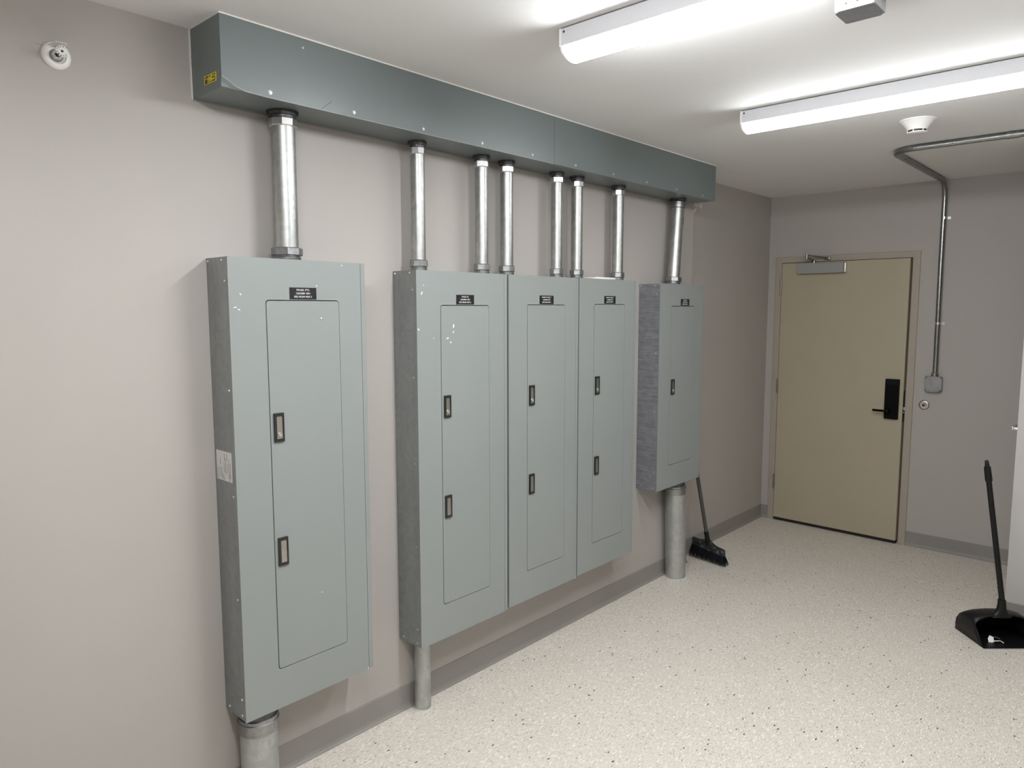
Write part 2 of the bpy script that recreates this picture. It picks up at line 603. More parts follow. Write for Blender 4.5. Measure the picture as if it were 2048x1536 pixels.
# ------------------------------------------------------------------ the wireway along the ceiling
TY0, TY1, TYS, TX, TZ = 1.4535, 4.546, 2.9972, 0.1965, 2.341
TT = H - .004
tr = thing('wireway_trough', 'long grey sheet-metal wireway running under the ceiling above all the panels', 'wireway', (.1, 3.0, TZ))
def f_tb(bm):
    box(bm, .0005, TX - .0045, TY0 + .0015, TY1, TZ, TT, .0015)
part('trough_body', TROUGH, tr, f_tb)
def f_c1(bm):
    x0, x1 = TX - .004, TX
    ya, yb, za, zb = TY0, TYS - .0012, TZ - .001, TT
    # the lower near corner is bent inwards along a curved crease
    cr = [(ya, za + .031), (ya + .022, za + .022), (ya + .042, za + .010), (ya + .075, za + .0015), (ya + .13, za)]
    outer = [(ya, zb), (yb, zb), (yb, za)] + list(reversed(cr))
    prism(bm, [(x1, y, z) for y, z in outer], (x0 - x1, 0, 0))
    k = bm.verts.new((x1 - .010, ya, za))
    vs = [bm.verts.new((x1, y, z)) for y, z in cr]
    for p_, q_ in zip(vs, vs[1:]):
        bm.faces.new((k, p_, q_))
part('trough_cover', TROUGH, tr, f_c1)
part('trough_cover', TROUGH, tr, lambda bm: box(bm, TX - .004, TX, TYS + .0012, TY1, TZ - .001, TT, .0008))
HEM = mat('worn_edge_highlight', (.42, .45, .45), .3, .3)  # highlight of the bend put into the colour of the worn edge
part('cover_hem', HEM, tr, lambda bm: tube(bm, [(TX - .0016, TY0 + .13, TZ - .001), (TX - .0016, TYS - .002, TZ - .001)], .0017, 8), True, label='rubbed lower edge with a painted bend highlight')
part('cover_hem', TROUGH, tr, lambda bm: tube(bm, [(TX - .0016, TYS + .002, TZ - .001), (TX - .0016, TY1 - .001, TZ - .001)], .0017, 8), True)
part('cover_hem', HEM, tr, lambda bm: tube(bm, [(TX - .0008, TY0 + .0005, TZ + .030), (TX - .0008, TY0 + .022, TZ + .021), (TX - .0008, TY0 + .042, TZ + .009), (TX - .0008, TY0 + .075, TZ + .0005), (TX - .0016, TY0 + .13, TZ - .001)], .0014, 8), True, label='crease at the bent corner, its highlight painted bright')
part('end_plate', TROUGH, tr, lambda bm: box(bm, .002, TX - .005, TY0, TY0 + .0012, TZ + .001, TT))
part('knockout', TROUGH, tr, lambda bm: lathe(bm, (.034, TY0 + .0005, 2.455), (0, -1, 0), [(0, .031), (.0012, .031), (.0012, .0285), (.0003, .028), (.0003, 0)], 32))
yl = part('warning_label', YELLOW, tr, lambda bm: box(bm, .088, .165, TY0 - .0008, TY0, 2.3635, 2.3895), label='yellow warning label with black print')
def f_yl(bm):
    y0, y1 = TY0 - .0011, TY0 - .0008
    for x0, x1, z0, z1 in ((.0935, .0985, 2.3805, 2.3855), (.1, .106, 2.3815, 2.387), (.1075, .114, 2.3815, 2.387), (.094, .106, 2.3655, 2.378),
                           (.1095, .113, 2.3655, 2.3775), (.120, .126, 2.382, 2.386), (.128, .131, 2.3835, 2.3865), (.1435, .149, 2.3825, 2.387), (.152, .160, 2.383, 2.3865),
                           (.121, .130, 2.3665, 2.3695), (.138, .152, 2.376, 2.3795), (.136, .158, 2.3665, 2.3695), (.1555, .159, 2.3695, 2.3795)):
        box(bm, x0, x1, y0, y1, z0, z1)
part('label_print', INK, yl, f_yl)
def f_ck(bm):
    box(bm, .0005, TX + .003, TY0 - .003, TY0 + .0, H - .0045, H - .0003)
    box(bm, TX - .002, TX + .003, TY0, TY1, H - .0045, H - .0003)
    box(bm, .0003, .006, TY0 - .004, TY0, TZ - .002, H - .0045)
part('caulk_bead', CAULK, tr, f_ck, label='white painted caulk line along the top edge')
part('rear_flange', mat('flange_grey', (.30, .295, .285), .5), tr, lambda bm: box(bm, .0003, .004, TY0, TY1, TZ - .004, TZ))
for i in range(10):
    shared('screw', SCREW, tr, (TX, 1.608 + i * .309, 2.3555), (0.3 * i, 0, 0))
shared('screw', SMALL, tr, (TX, 1.727, 2.518))
part('pencil_mark', INK, tr, lambda bm: prism(bm, [(TX + .0002, 1.790, 2.344), (TX + .0002, 1.792, 2.344), (TX + .0002, 1.830, 2.3735), (TX + .0002, 1.8285, 2.374)], (.0001, 0, 0)))

# ------------------------------------------------------------------ electrical panels
def scuff(parent, y, z, ln, wd, ang):
    def f(bm):
        n = 8
        pts = []
        for i in range(n):
            a = 2 * math.pi * i / n
            k = random.uniform(.6, 1.15)
            u, v = math.cos(a) * ln / 2 * k, math.sin(a) * wd / 2 * k
            pts.append((D + .0002, y + u * math.cos(ang) - v * math.sin(ang), z + u * math.sin(ang) + v * math.cos(ang)))
        prism(bm, pts, (.0002, 0, 0))
    part('scuff_mark', SCUFF, parent, f)

def tray(bm, x0, x1, y0, y1, z0, z1, t=.0025):
    box(bm, x0, x0 + t, y0, y1, z0, z1)
    box(bm, x0 + t, x1, y0, y0 + t, z0, z1)
    box(bm, x0 + t, x1, y1 - t, y1, z0, z1)
    box(bm, x0 + t, x1, y0 + t, y1 - t, z0, z0 + t)
    box(bm, x0 + t, x1, y0 + t, y1 - t, z1 - t, z1)

def panel(label, y0, y1, zt, zb, lines, latches, side=GALV, lab_off=.208, dz=(None, None), line_w=(.05, .055, .07)):
    t = thing('electrical_panel', label, 'electrical panel', (D / 2, (y0 + y1) / 2, zb), 'grey electrical panels on the left wall')
    part('enclosure', side, t, lambda bm: tray(bm, .0005, D - .0062, y0, y1 - .002, zb + .001, zt - .001), label='bare galvanized steel box')
    hs = .019
    dy0, dy1 = y0 + .1245, y0 + .3975
    d1 = zt - .136 if dz[0] is None else dz[0]
    d0 = zb + .140 if dz[1] is None else dz[1]
    def f_cov(bm):
        holed_plate(bm, D - .005, D, (y0 - .001, y1 - hs - .001, zb, zt), (dy0 - .0032, dy1 + .0014, d0 - .0026, d1 + .0030), .012)
    part('trim_cover', PANEL, t, f_cov)
    part('hinge_strip', PANEL, t, lambda bm: box(bm, D - .005, D - .0004, y1 - hs + .001, y1, zb + .0015, zt - .001, .0005))
    def f_door(bm):
        prism(bm, [(D - .0045, y, z) for y, z in rrect(dy0, dy1, d0, d1, .010)], (.0044, 0, 0))
    part('panel_door', PANEL, t, f_door)
    for k, (z1, z0, key) in enumerate(latches):
        ly0, ly1 = y0 + .1345, y0 + .1700
        def f_bz(bm):
            holed_plate(bm, D, D + .0062, (ly0, ly1, z0, z1), (ly0 + .0085, ly1 - .0045, z0 + .008, z1 - .010), .002, 3)
            bmesh.ops.bevel(bm, geom=[e for e in bm.edges if len(e.link_faces) == 2 and all(abs(v.co.x - D - .0062) < 1e-6 for v in e.verts) and e.calc_face_angle(0) > .8], offset=.0012, segments=2, affect='EDGES')
        lt = part('latch', BEZEL, t, f_bz, label='black-framed nickel paddle latch')
        def f_pd(bm):
            prism(bm, [(D + .0005, ly0 + .0098, z0 + .0095), (D + .0048, ly0 + .0098, z0 + .0095), (D + .0036, ly0 + .0098, z1 - .0115), (D + .0005, ly0 + .0098, z1 - .0115)], (0, .0202, 0))
        part('paddle', PADDLE, lt, f_pd)
        if key:
            yc, zc = (ly0 + .0199), z0 + .024
            part('key_cylinder', ZINC, lt, lambda bm: lathe(bm, (D + .0042, yc, zc), (1, 0, 0), [(0, .0075), (.0028, .0075), (.0028, .0048), (.0012, .0042), (.0022, .0012), (.0022, 0)], 18), True)
    # name plate
    py0, pz1 = y0 + lab_off, d1 + .0445
    np_ = part('nameplate', PLATE, t, lambda bm: box(bm, D, D + .0016, py0, py0 + .101, d1 + .0055, pz1, .0004), label='black engraved nameplate with white capitals')
    yc = py0 + .0505
    for i, s in enumerate(lines):
        text_part('lettering', s, .0088, LETTER, np_, (D + .0018, yc - .001, pz1 - .0085 - i * .0112), (0, 1, 0), (0, 0, 1), width=line_w[i])
    # side screws
    zs = [zt - .076 - i * .3425 for i in range(5)] if zt - zb > 1.3 else [zt - .06, zt - .40, zt - .74, zb + .11]
    for z in zs:
        if z > zb + .03:
            shared('screw', SMALL, t, (.119, y0, z), (0, 0, -math.pi / 2))
    for x, z in ((.012, zt - .011), (.103, zt - .011), (.03, zb + .017), (.117, zb + .016)):
        shared('screw', SMALL, t, (x, y0, z), (0, 0, -math.pi / 2))
    return t

MDP = 'FED FROM MDP 2'
p1 = panel('grey electrical panel standing apart on the left, nearest the viewer', 1.4743, 1.985, 1.8539, .3365,
           ('PANEL PT3', '120/208V 3PH', MDP), ((1.3505, 1.255, True), (.930, .834, False)), dz=(1.718, .4765), line_w=(.047, .052, .066))
p2 = panel('left panel of the three joined grey panels, white scuffs on its door', 2.226, 2.7389, 1.8409, .3197,
           ('PANEL P2', '120/208V 3PH', MDP), ((1.3415, 1.251, True), (.927, .834, False)), dz=(1.704, .4685), line_w=(.038, .052, .067))
p3 = panel('middle panel of the three joined grey panels', 2.7507, 3.2543, 1.8404, .3263,
           ('PANEL P1 SECT 1', '120/208V 3PH', 'FED FROM MDP 1'), ((1.3415, 1.249, True), (.9265, .833, False)), dz=(1.7075, .4675), line_w=(.067, .052, .062))
p4 = panel('right panel of the three joined grey panels, white paper lying on top', 3.2633, 3.768, 1.8416, .3327,
           ('PANEL P1 SECT 2', '120/208V 3PH', 'FED FROM MDP 1'), ((1.347, 1.254, True), (.9305, .836, False)), dz=(1.7115, .475), line_w=(.067, .052, .062))
p5 = panel('short grey electrical panel mounted highest, nearest the khaki door, one latch', 4.0236, 4.5306, 1.8342, .6256,
           ('PANEL P3', '120/208V 3PH', 'FED FROM MDP 1'), ((1.276, 1.186, True),), side=GALVP, lab_off=.229, dz=(1.7035, .7645), line_w=(.042, .056, .066))
# sticker on the side of the first panel
st = part('side_label', STICK, p1, lambda bm: box(bm, .013, .116, 1.4743 - .0006, 1.4743, 1.1375, 1.2345), label='white maker label with fine grey print')
def f_sp(bm):
    yy0, yy1 = 1.4743 - .0009, 1.4743 - .0006
    for x, z0, z1 in ((.022, 1.142, 1.179), (.035, 1.15, 1.181), (.048, 1.145, 1.18), (.055, 1.142, 1.162), (.062, 1.140, 1.156), (.065, 1.165, 1.20), (.068, 1.205, 1.226),
                      (.075, 1.16, 1.215), (.085, 1.205, 1.228), (.086, 1.165, 1.195), (.097, 1.15, 1.21), (.10, 1.140, 1.165), (.107, 1.15, 1.20), (.04, 1.19, 1.21)):
        z = z0
        while z < z1:
            ln = random.uniform(.002, .006)
            box(bm, x - .0018, x + .0018, yy0, yy1, z, min(z + ln, z1))
            z += ln + .0016
part('label_print', INKG, st, f_sp)
for y, z in ((1.800, 1.658), (1.772, .695)):
    shared('rivet', SMALL, p1, (D, y, z))
for a in ((1.512, 1.738, .010, .003, -.9), (1.505, 1.690, .012, .004, -.6), (1.494, 1.697, .014, .003, .2), (1.786, 1.769, .008, .003, -.8), (1.888, 1.842, .008, .004, .4)):
    scuff(p1, *a)
scuff(p1, 1.962, .3415, .010, .005, 1.2)
for a in ((2.418, 1.623, .018, .009, 1.3), (2.417, 1.598, .014, .006, 1.0), (2.385, 1.574, .016, .006, .3), (2.402, 1.557, .009, .008, 1.4), (2.252, 1.752, .014, .006, 1.0), (2.262, 1.783, .006, .005, 0), (2.232, 1.612, .012, .006, -.8), (2.31, 1.575, .008, .002, .1)):
    scuff(p2, *a)
scuff(p3, 3.2430, .3290, .010, .004, 1.3)

# ------------------------------------------------------------------ conduits between panels and wireway
def riser(label, y, r, zb, zt, x=.072, tilt=0.0, sides=8, group='galvanized conduits between panels and wireway', round_top=False):
    t = thing('conduit_riser', label, 'conduit', (x, y, zb), group)
    h = (zt - zb) / math.cos(tilt)
    z0 = zb
    part('tube', PIPE, t, lambda bm: lathe(bm, (x, y, z0 + .012), (0, 0, 1), [(0, r), (h - .03, r)], 40), True)
    part('lower_ring', FIT, t, lambda bm: lathe(bm, (x, y, z0), (0, 0, 1), [(0, r * 1.12), (.003, r * 1.17), (.010, r * 1.17), (.013, r * 1.08), (.017, r * 1.08)], 32), True)
    part('lower_nut', FIT, t, lambda bm: lathe(bm, (x, y, z0 + .016), (0, 0, 1), [(0, r * 1.24), (.003, r * 1.32), (.024, r * 1.32), (.027, r * 1.22), (.027, r * .9)], sides, .3), False)
    if round_top:
        part('upper_coupling', FIT, t, lambda bm: lathe(bm, (x, y, z0 + h - .056), (0, 0, 1), [(0, r * 1.02), (.003, r * 1.16), (.022, r * 1.18), (.024, r * 1.08), (.036, r * 1.08), (.038, r * 1.2)], 32), True)
    else:
        part('upper_nut', NUT, t, lambda bm: lathe(bm, (x, y, z0 + h - .050), (0, 0, 1), [(0, r * .9), (.0, r * 1.10), (.003, r * 1.18), (.024, r * 1.18), (.028, r * 1.10)], sides, .2), False)
        part('upper_collar', FITD, t, lambda bm: lathe(bm, (x, y, z0 + h - .024), (0, 0, 1), [(0, r * 1.06), (.010, r * 1.10)], 32), True)
    part('locknut', FITD, t, lambda bm: lathe(bm, (x, y, z0 + h - .016), (0, 0, 1), [(0, r * 1.14), (.002, r * 1.30), (.009, r * 1.34), (.0155, r * 1.34)], 14, .1), False)
    if tilt:
        t.rotation_euler = (-tilt, 0, 0)
    return t

riser('thickest galvanized riser, above the panel standing apart on the left', 1.721, .0390, 1.8539, TZ)
riser('galvanized riser above the left end of the joined panels, second from the left', 2.3005, .0276, 1.8409, TZ)
riser('galvanized riser third from the left, above the right part of the scuffed panel', 2.656, .0280, 1.8409, TZ)
riser('galvanized riser fourth from the left, right of the first seam of the joined panels', 2.8145, .0288, 1.8404, TZ)
riser('galvanized riser fifth from the left, above the right side of the middle joined panel', 3.1705, .0268, 1.8404, TZ)
riser('galvanized riser sixth from the left, just right of the second seam of the joined panels', 3.331, .0278, 1.8416, TZ)
riser('galvanized riser beside the white paper on the right joined panel', 3.693, .0292, 1.8416, TZ)
p7 = riser('leaning galvanized riser above the short panel nearest the door', 4.283, .0372, 1.8342, TZ, tilt=math.radians(4.4), round_top=True)
part('tape_mark', INK, p7, lambda bm: box(bm, .072 + .0290, .072 + .0315, 4.283 + .0215, 4.283 + .0245, 2.19, 2.235), label='short black mark')

def lower(label, x, y, r, zt, tilt=0.0, bell=True):
    t = thing('floor_conduit', label, 'conduit', (x, y, 0), 'galvanized conduits between panels and floor')
    part('tube', PIPED, t, lambda bm: lathe(bm, (x, y, .0005), (0, 0, 1), [(0, r), (zt - .03, r)], 48), True)
    if bell:
        k = r
        part('coupling', FIT, t, lambda bm: lathe(bm, (x, y, zt - .078), (0, 0, 1), [(0, k * 1.0), (.0, k * 1.055), (.030, k * 1.075), (.034, k * 1.095), (.040, k * 1.095), (.042, k * 1.04), (.052, k * 1.03), (.054, k * .98)], 48), True)
        part('threaded_neck', FITD, t, lambda bm: lathe(bm, (x, y, zt - .030), (0, 0, 1), [(0, k * .97), (.010, k * .96), (.018, k * .99), (.0295, k * .99)], 48), True)
    else:
        part('collar', FITD, t, lambda bm: lathe(bm, (x, y, zt - .030), (0, 0, 1), [(0, r * 1.0), (0, r * 1.1), (.016, r * 1.15), (.0295, r * 1.2)], 32), True)
    part('floor_grout', mat('grout', (.55, .54, .5), .8), t, lambda bm: lathe(bm, (x, y, .0003), (0, 0, 1), [(0, r * 1.16), (.002, r * 1.13), (.004, r * 1.0)], 40), True)
    if tilt:
        t.rotation_euler = (tilt, 0, 0)
    return t

lower('thick galvanized conduit under the panel standing apart on the left', .075, 1.551, .0620, .3365)
lower('thin galvanized conduit from the floor to the joined panels', .050, 2.307, .0345, .3197, bell=False)
lower('thick galvanized conduit under the short panel beside the broom', .0785, 4.379, .0625, .6256, tilt=math.radians(3.2))

# ------------------------------------------------------------------ ceiling lights
def light(label, y, lens=None):
    x0, x1 = .842, 2.062
    hw = .056
    t = thing('strip_light', label, 'ceiling light', ((x0 + x1) / 2, y, H), 'ceiling strip lights')
    zb = 2.4965
    part('housing', WHITE, t, lambda bm: box(bm, x0 + .006, x1 - .006, y - hw, y + hw, zb, H - .0035, .001))
    def sec(k=1.0, top=zb):
        pts = []
        n = 20
        for i in range(n + 1):
            a = math.pi * i / n
            c, s = math.cos(a), math.sin(a)
            e = 1.06
            pts.append((math.copysign(abs(c) ** e, c) * hw * k * .968, -(abs(s) ** e) * .0360 * k))
        return [(yy, top + zz) for yy, zz in pts]
    lp = sec()
    def f_lens(bm):
        prism(bm, [(x0 + .009, y + a, z) for a, z in lp], (x1 - x0 - .018, 0, 0))
    part('lens', lens or LENS, t, f_lens, True, label='glowing white diffuser')
    for xa, xb in ((x0, x0 + .0085), (x1 - .0085, x1)):
        def f_cap(bm):
            box(bm, xa, xb, y - hw - .001, y + hw + .001, zb - .001, H - .002, .001)
            prism(bm, [(xa + .002, y + a * 1.01, z - .0006) for a, z in lp], (xb - xa - .002, 0, 0))
        part('end_cap', WHITEP, t, f_cap)
    shared('screw', mesh_of(lambda bm: lathe(bm, (0, 0, 0), (1, 0, 0), [(0, .004), (.0008, .0035), (.0008, 0)], 10), INK), t, (x0 + .018, y - hw, H - .014), (0, 0, -math.pi / 2))
    part('shadow_gap', DARKGAP, t, lambda bm: box(bm, x0 + .02, x1 - .02, y - hw + .012, y + hw - .012, H - .0035, H))  # black strip painted as the shadow line between housing and ceiling
    return t
light('nearer glowing strip light on the ceiling, cut by the top of the picture', 2.279)
light('strip light on the ceiling above the viewer, outside the picture', 1.016)
light('farther glowing strip light on the ceiling, beside the smoke detector', 3.542, LENS_DIM)

# ------------------------------------------------------------------ ceiling junction box
jb = thing('junction_box', 'galvanized square junction box on the ceiling between the strip lights', 'junction box', (1.609, 2.583, H))
JX0, JX1, JY0, JY1, JZ = 1.5575, 1.660, 2.5315, 2.634, H - .0525
part('box_body', ZINC if False else galvanized('bright_box', (.34, .36, .36), (.50, .52, .52), .4, .7, (1, 1, 1), 60), jb, lambda bm: box(bm, JX0, JX1, JY0, JY1, JZ, H - .0005, .002))
def notched(z0, x0, x1, y0, y1, c):
    return [(x0 + c, y0, z0), (x1 - c * .3, y0, z0), (x1, y0 + c * .3, z0), (x1, y1 - c, z0), (x1 - c * .5, y1 - c * .5, z0), (x1 - c, y1, z0), (x0 + c * .3, y1, z0), (x0, y1 - c * .3, z0), (x0, y0 + c, z0), (x0 + c * .5, y0 + c * .5, z0)]
part('cover_plate', galvanized('box_cover', (.16, .16, .165), (.26, .26, .27), .45, .6, (1, 1, 1), 60), jb, lambda bm: prism(bm, notched(JZ - .003, JX0 - .001, JX1 + .001, JY0 - .001, JY1 + .001, .014), (0, 0, .0028)))
for x, y in ((JX0 + .006, JY0 + .006), (JX1 - .006, JY1 - .006), (JX0 + .004, JY1 - .004)):
    shared('screw', SMALL, jb, (x, y, JZ - .0002), (0, math.pi / 2, 0))
for x in (1.588, 1.617):
    part('knockout_hole', INK, jb, lambda bm: lathe(bm, (x, JY0 + .0002, JZ + .014), (0, -1, 0), [(0, .0022), (.0004, .0022)], 12))
part('knockout', ZINC, jb, lambda bm: lathe(bm, (1.588, JY0 + .0002, JZ + .036), (0, -1, 0), [(0, .012), (.0009, .012), (.0009, .0105), (.0002, .010), (.0002, 0)], 24))
part('cable_connector', ZINC, jb, lambda bm: lathe(bm, (JX1 - .0005, 2.575, JZ + .03), (1, 0, 0), [(0, .015), (.005, .015), (.005, .0115), (.028, .0115), (.028, .014), (.036, .014)], 18), True)
cs = thing('ceiling_conduit', 'short piece of conduit leaving the ceiling junction box to the right', 'conduit', (2.2, 2.575, H))
part('tube', EMT, cs, lambda bm: tube(bm, [(JX1 + .0365, 2.575, JZ + .03), (1.78, 2.575, JZ + .032), (1.86, 2.575, H - .0125), (2.4, 2.575, H - .0125), (FX - .001, 2.575, H - .0125)], .0115), True)

# ------------------------------------------------------------------ smoke detector
SX, SY = 1.373, 4.19
sd = thing('smoke_detector', 'round white smoke detector on the ceiling beyond the farther strip light', 'smoke detector', (SX, SY, H))
part('base_ring', WHITEP, sd, lambda bm: lathe(bm, (SX, SY, H - .0003), (0, 0, -1), [(0, .076), (.004, .0755), (.006, .073), (.006, .05)], 48), True)
part('housing', WHITEP, sd, lambda bm: lathe(bm, (SX, SY, H - .006), (0, 0, -1), [(0, .071), (.009, .062), (.020, .053), (.033, .0435), (.0395, .0415), (.0395, .03)], 48), True)
part('sensor_chamber', INK, sd, lambda bm: lathe(bm, (SX, SY, H - .0455), (0, 0, -1), [(0, .0375), (.0085, .0375)], 36), True)
part('cap', WHITEP, sd, lambda bm: lathe(bm, (SX, SY, H - .054), (0, 0, -1), [(0, .03), (0, .0405), (.003, .040), (.005, .036), (.006, 0)], 48), True)
for i in range(6):
    a = i * math.pi / 3 + .35
    part('rib', WHITEP, sd, lambda bm: box(bm, SX + math.cos(a) * .0395 - .0018, SX + math.cos(a) * .0395 + .0018, SY + math.sin(a) * .0395 - .0018, SY + math.sin(a) * .0395 + .0018, H - .0541, H - .0454))

# ------------------------------------------------------------------ bent conduit to the box by the door
ER, EX, EY, EZ, EW = .0160, 1.116, 4.735, H - .0172, L - .0172
def f_emt(bm):
    pts = [(FX - .001, EY, EZ), (2.2, EY, EZ), (1.5, EY, EZ), (1.30, EY, EZ)]
    R1, R2 = .13, .11
    for i in range(13):
        a = math.pi / 2 * i / 12
        pts.append((EX + R1 - R1 * math.sin(a), EY + R1 - R1 * math.cos(a), EZ))
    pts += [(EX, EY + .5, EZ), (EX, EW - R2 - .2, EZ)]
    for i in range(13):
        a = math.pi / 2 * i / 12
        pts.append((EX, EW - R2 + R2 * math.sin(a), EZ - R2 + R2 * math.cos(a)))
    pts += [(EX, EW, 2.0), (EX + .004, EW, 1.252)]
    tube(bm, pts, ER, 24)
ec = thing('bent_conduit', 'bent galvanized conduit crossing the ceiling and dropping down the wall beside the door', 'conduit', (EX, EW, 1.25))
part('tube', EMT, ec, f_emt, True)
part('coupling', FIT, ec, lambda bm: lathe(bm, (1.638, EY, EZ), (1, 0, 0), [(0, ER), (0, ER * 1.18), (.018, ER * 1.18), (.018, ER * 1.06), (.024, ER * 1.06), (.024, ER * 1.22), (.030, ER * 1.22), (.030, ER * 1.06), (.036, ER * 1.06), (.036, ER * 1.18), (.054, ER * 1.18), (.054, ER)], 24), True)
part('joint_ring', ZINC, ec, lambda bm: lathe(bm, (EX, EY + .155, EZ), (0, 1, 0), [(0, ER), (0, ER * 1.03), (.003, ER * 1.03), (.003, ER)], 24), True)
part('box_connector', EMT, ec, lambda bm: lathe(bm, (EX + .004, EW - .008, 1.2265), (0, 0, 1), [(0, ER * 1.3), (.004, ER * 1.35), (.022, ER * 1.3), (.026, ER * 1.05)], 20), True)
for z in (2.295, 1.588):
    def f_st(bm):
        xx = EX + .003
        pts = []
        for i in range(9):
            a = math.pi * i / 8
            pts.append((xx - (ER + .0012) * math.cos(a), EW - (ER + .0012) * math.sin(a)))
        for (xa, ya), (xb, yb) in zip(pts, pts[1:]):
            vs = [bm.verts.new(q) for q in ((xa, ya, z - .008), (xb, yb, z - .008), (xb, yb, z + .008), (xa, ya, z + .008))]
            bm.faces.new(vs)
        box(bm, xx + ER, xx + ER + .020, L - .0025, L - .0003, z - .008, z + .008, .0006)
    sp = part('strap', ZINC, ec, f_st)
    part('strap_screw', INK, sp, lambda bm: lathe(bm, (EX + .003 + ER + .011, L - .0025, z), (0, -1, 0), [(0, .0028), (.001, .0022), (.001, 0)], 10))

wb = thing('wall_box', 'square galvanized box with notched cover at the lower end of the bent conduit', 'electrical box', (1.112, L, 1.17))
WX0, WX1, WZ0, WZ1 = 1.063, 1.168, 1.120, 1.226
part('box_body', EMT, wb, lambda bm: box(bm, WX0 + .003, WX1 - .001, L - .040, L - .0005, WZ0 + .001, WZ1 - .001, .006))
def f_cv(bm):
    lp = notched(0, WX0, WX1, WZ0, WZ1, .0)
    c = .017
    pts = [(WX0 + c, WZ0), (WX1 - c, WZ0), (WX1 - c, WZ0 + .009), (WX1 - .009, WZ0 + c), (WX1, WZ0 + c), (WX1, WZ1 - c), (WX1 - .009, WZ1 - c), (WX1 - c, WZ1 - .009), (WX1 - c, WZ1), (WX0 + c, WZ1),
           (WX0 + c, WZ1 - .009), (WX0 + .009, WZ1 - c), (WX0, WZ1 - c), (WX0, WZ0 + c), (WX0 + .009, WZ0 + c), (WX0 + c, WZ0 + .009)]
    prism(bm, [(x, L - .0445, z) for x, z in pts], (0, .0045, 0))
part('cover_plate', galvanized('cover_zinc', (.22, .22, .225), (.36, .36, .365), .42, .8, (1, 1, 1), 120), wb, f_cv)
for z in (1.1795, 1.1685):
    part('stud', CHROME, wb, lambda bm: lathe(bm, (1.112, L - .0445, z), (0, -1, 0), [(0, .0045), (.002, .004), (.0035, .002), (.004, 0)], 14), True)
for x, z in ((WX0 + .008, WZ0 + .008), (WX1 - .008, WZ1 - .008), (WX0 + .008, WZ1 - .008), (WX1 - .008, WZ0 + .008)):
    part('corner_screw', INK, wb, lambda bm: lathe(bm, (x, L - .040, z), (0, -1, 0), [(0, .0035), (.0018, .003), (.0018, 0)], 10))

wsw = thing('wall_button', 'small round metal push button on the wall right of the door lock', 'button', (1.060, L, 1.02))
part('bezel', PADDLE, wsw, lambda bm: lathe(bm, (1.060, L - .0003, 1.020), (0, -1, 0), [(0, .031), (.003, .031), (.006, .029), (.008, .024), (.007, .0185)], 36), True)
part('dark_ring', mat('dark_bronze', (.035, .033, .026), .4, .6), wsw, lambda bm: lathe(bm, (1.060, L - .001, 1.020), (0, -1, 0), [(.0, .033), (.0012, .033)], 36), True)
part('button', mat('bronze', (.10, .095, .08), .35, .8), wsw, lambda bm: lathe(bm, (1.058, L - .002, 1.019), (0, -1, 0), [(0, .0185), (.002, .0185), (.004, .012), (.007, .009), (.0085, 0)], 28), True)

# ------------------------------------------------------------------ sidewall sprinklers
def sprinkler(label, x, y, z):
    t = thing('sprinkler', label, 'sprinkler', (x, y, z), 'sidewall sprinklers')
    part('escutcheon', WHITEP, t, lambda bm: lathe(bm, (x + .0004, y, z), (1, 0, 0), [(0, .0365), (.002, .0365), (.006, .034), (.009, .028), (.0092, .0235), (.004, .0225), (.002, .015)], 40), True)
    part('cup', mat('sprinkler_cup', (.26, .255, .245), .5), t, lambda bm: lathe(bm, (x + .001, y, z), (1, 0, 0), [(0, .0222), (.002, .0222), (.002, 0)], 32), True)
    part('hex_body', mat('sprinkler_body', (.55, .545, .53), .45), t, lambda bm: lathe(bm, (x + .002, y, z), (1, 0, 0), [(0, .0135), (.012, .0135), (.014, .011), (.014, .0075), (.008, .0065)], 6), False)
    part('orifice_plug', INK, t, lambda bm: lathe(bm, (x + .008, y, z), (1, 0, 0), [(0, .0070), (.006, .0066), (.008, 0)], 12), True)
    for s in (-1, 1):
        part('frame_arm', WHITEP, t, lambda bm: tube(bm, [(x + .012, y + s * .0105, z), (x + .030, y + s * .0115, z), (x + .044, y + s * .006, z), (x + .052, y, z)], .0022, 8), True)
    part('glass_bulb', RED, t, lambda bm: lathe(bm, (x + .016, y, z), (1, 0, 0), [(0, .001), (.003, .0017), (.026, .0017), (.032, .0008)], 10), True)
    xd = x + .053
    def f_df(bm):
        lathe(bm, (xd, y, z), (1, 0, 0), [(0, .0095), (.0012, .0095), (.0012, .003), (.0005, .0025)], 24)
        for i in range(12):
            a = 2 * math.pi * i / 12
            c, s_ = math.cos(a), math.sin(a)
            prism(bm, [(xd, y + c * .009 - s_ * .0012, z + s_ * .009 + c * .0012), (xd, y + c * .0155 - s_ * .0014, z + s_ * .0155 + c * .0014),
                       (xd, y + c * .0155 + s_ * .0014, z + s_ * .0155 - c * .0014), (xd, y + c * .009 + s_ * .0012, z + s_ * .009 - c * .0012)], (.0012, 0, 0))
    part('deflector', WHITEP, t, f_df)
    part('deflector_hub', INK, t, lambda bm: lathe(bm, (xd + .0008, y, z), (1, 0, 0), [(0, .0036), (.0012, .0032), (.0012, 0)], 14))
    part('hood', WHITEP, t, lambda bm: prism(bm, [(x + .006, y - .021, z + .021), (x + .050, y - .014, z + .0225), (x + .052, y + .014, z + .0225), (x + .006, y + .021, z + .021)], (0, 0, .0014)))
    return t
sprinkler('white sidewall sprinkler high on the left wall, left of the wireway', 0, 1.083, 2.379)
sprinkler('white sidewall sprinkler half hidden behind the wall step, right of the leaning riser', RX, 4.792, 2.358)

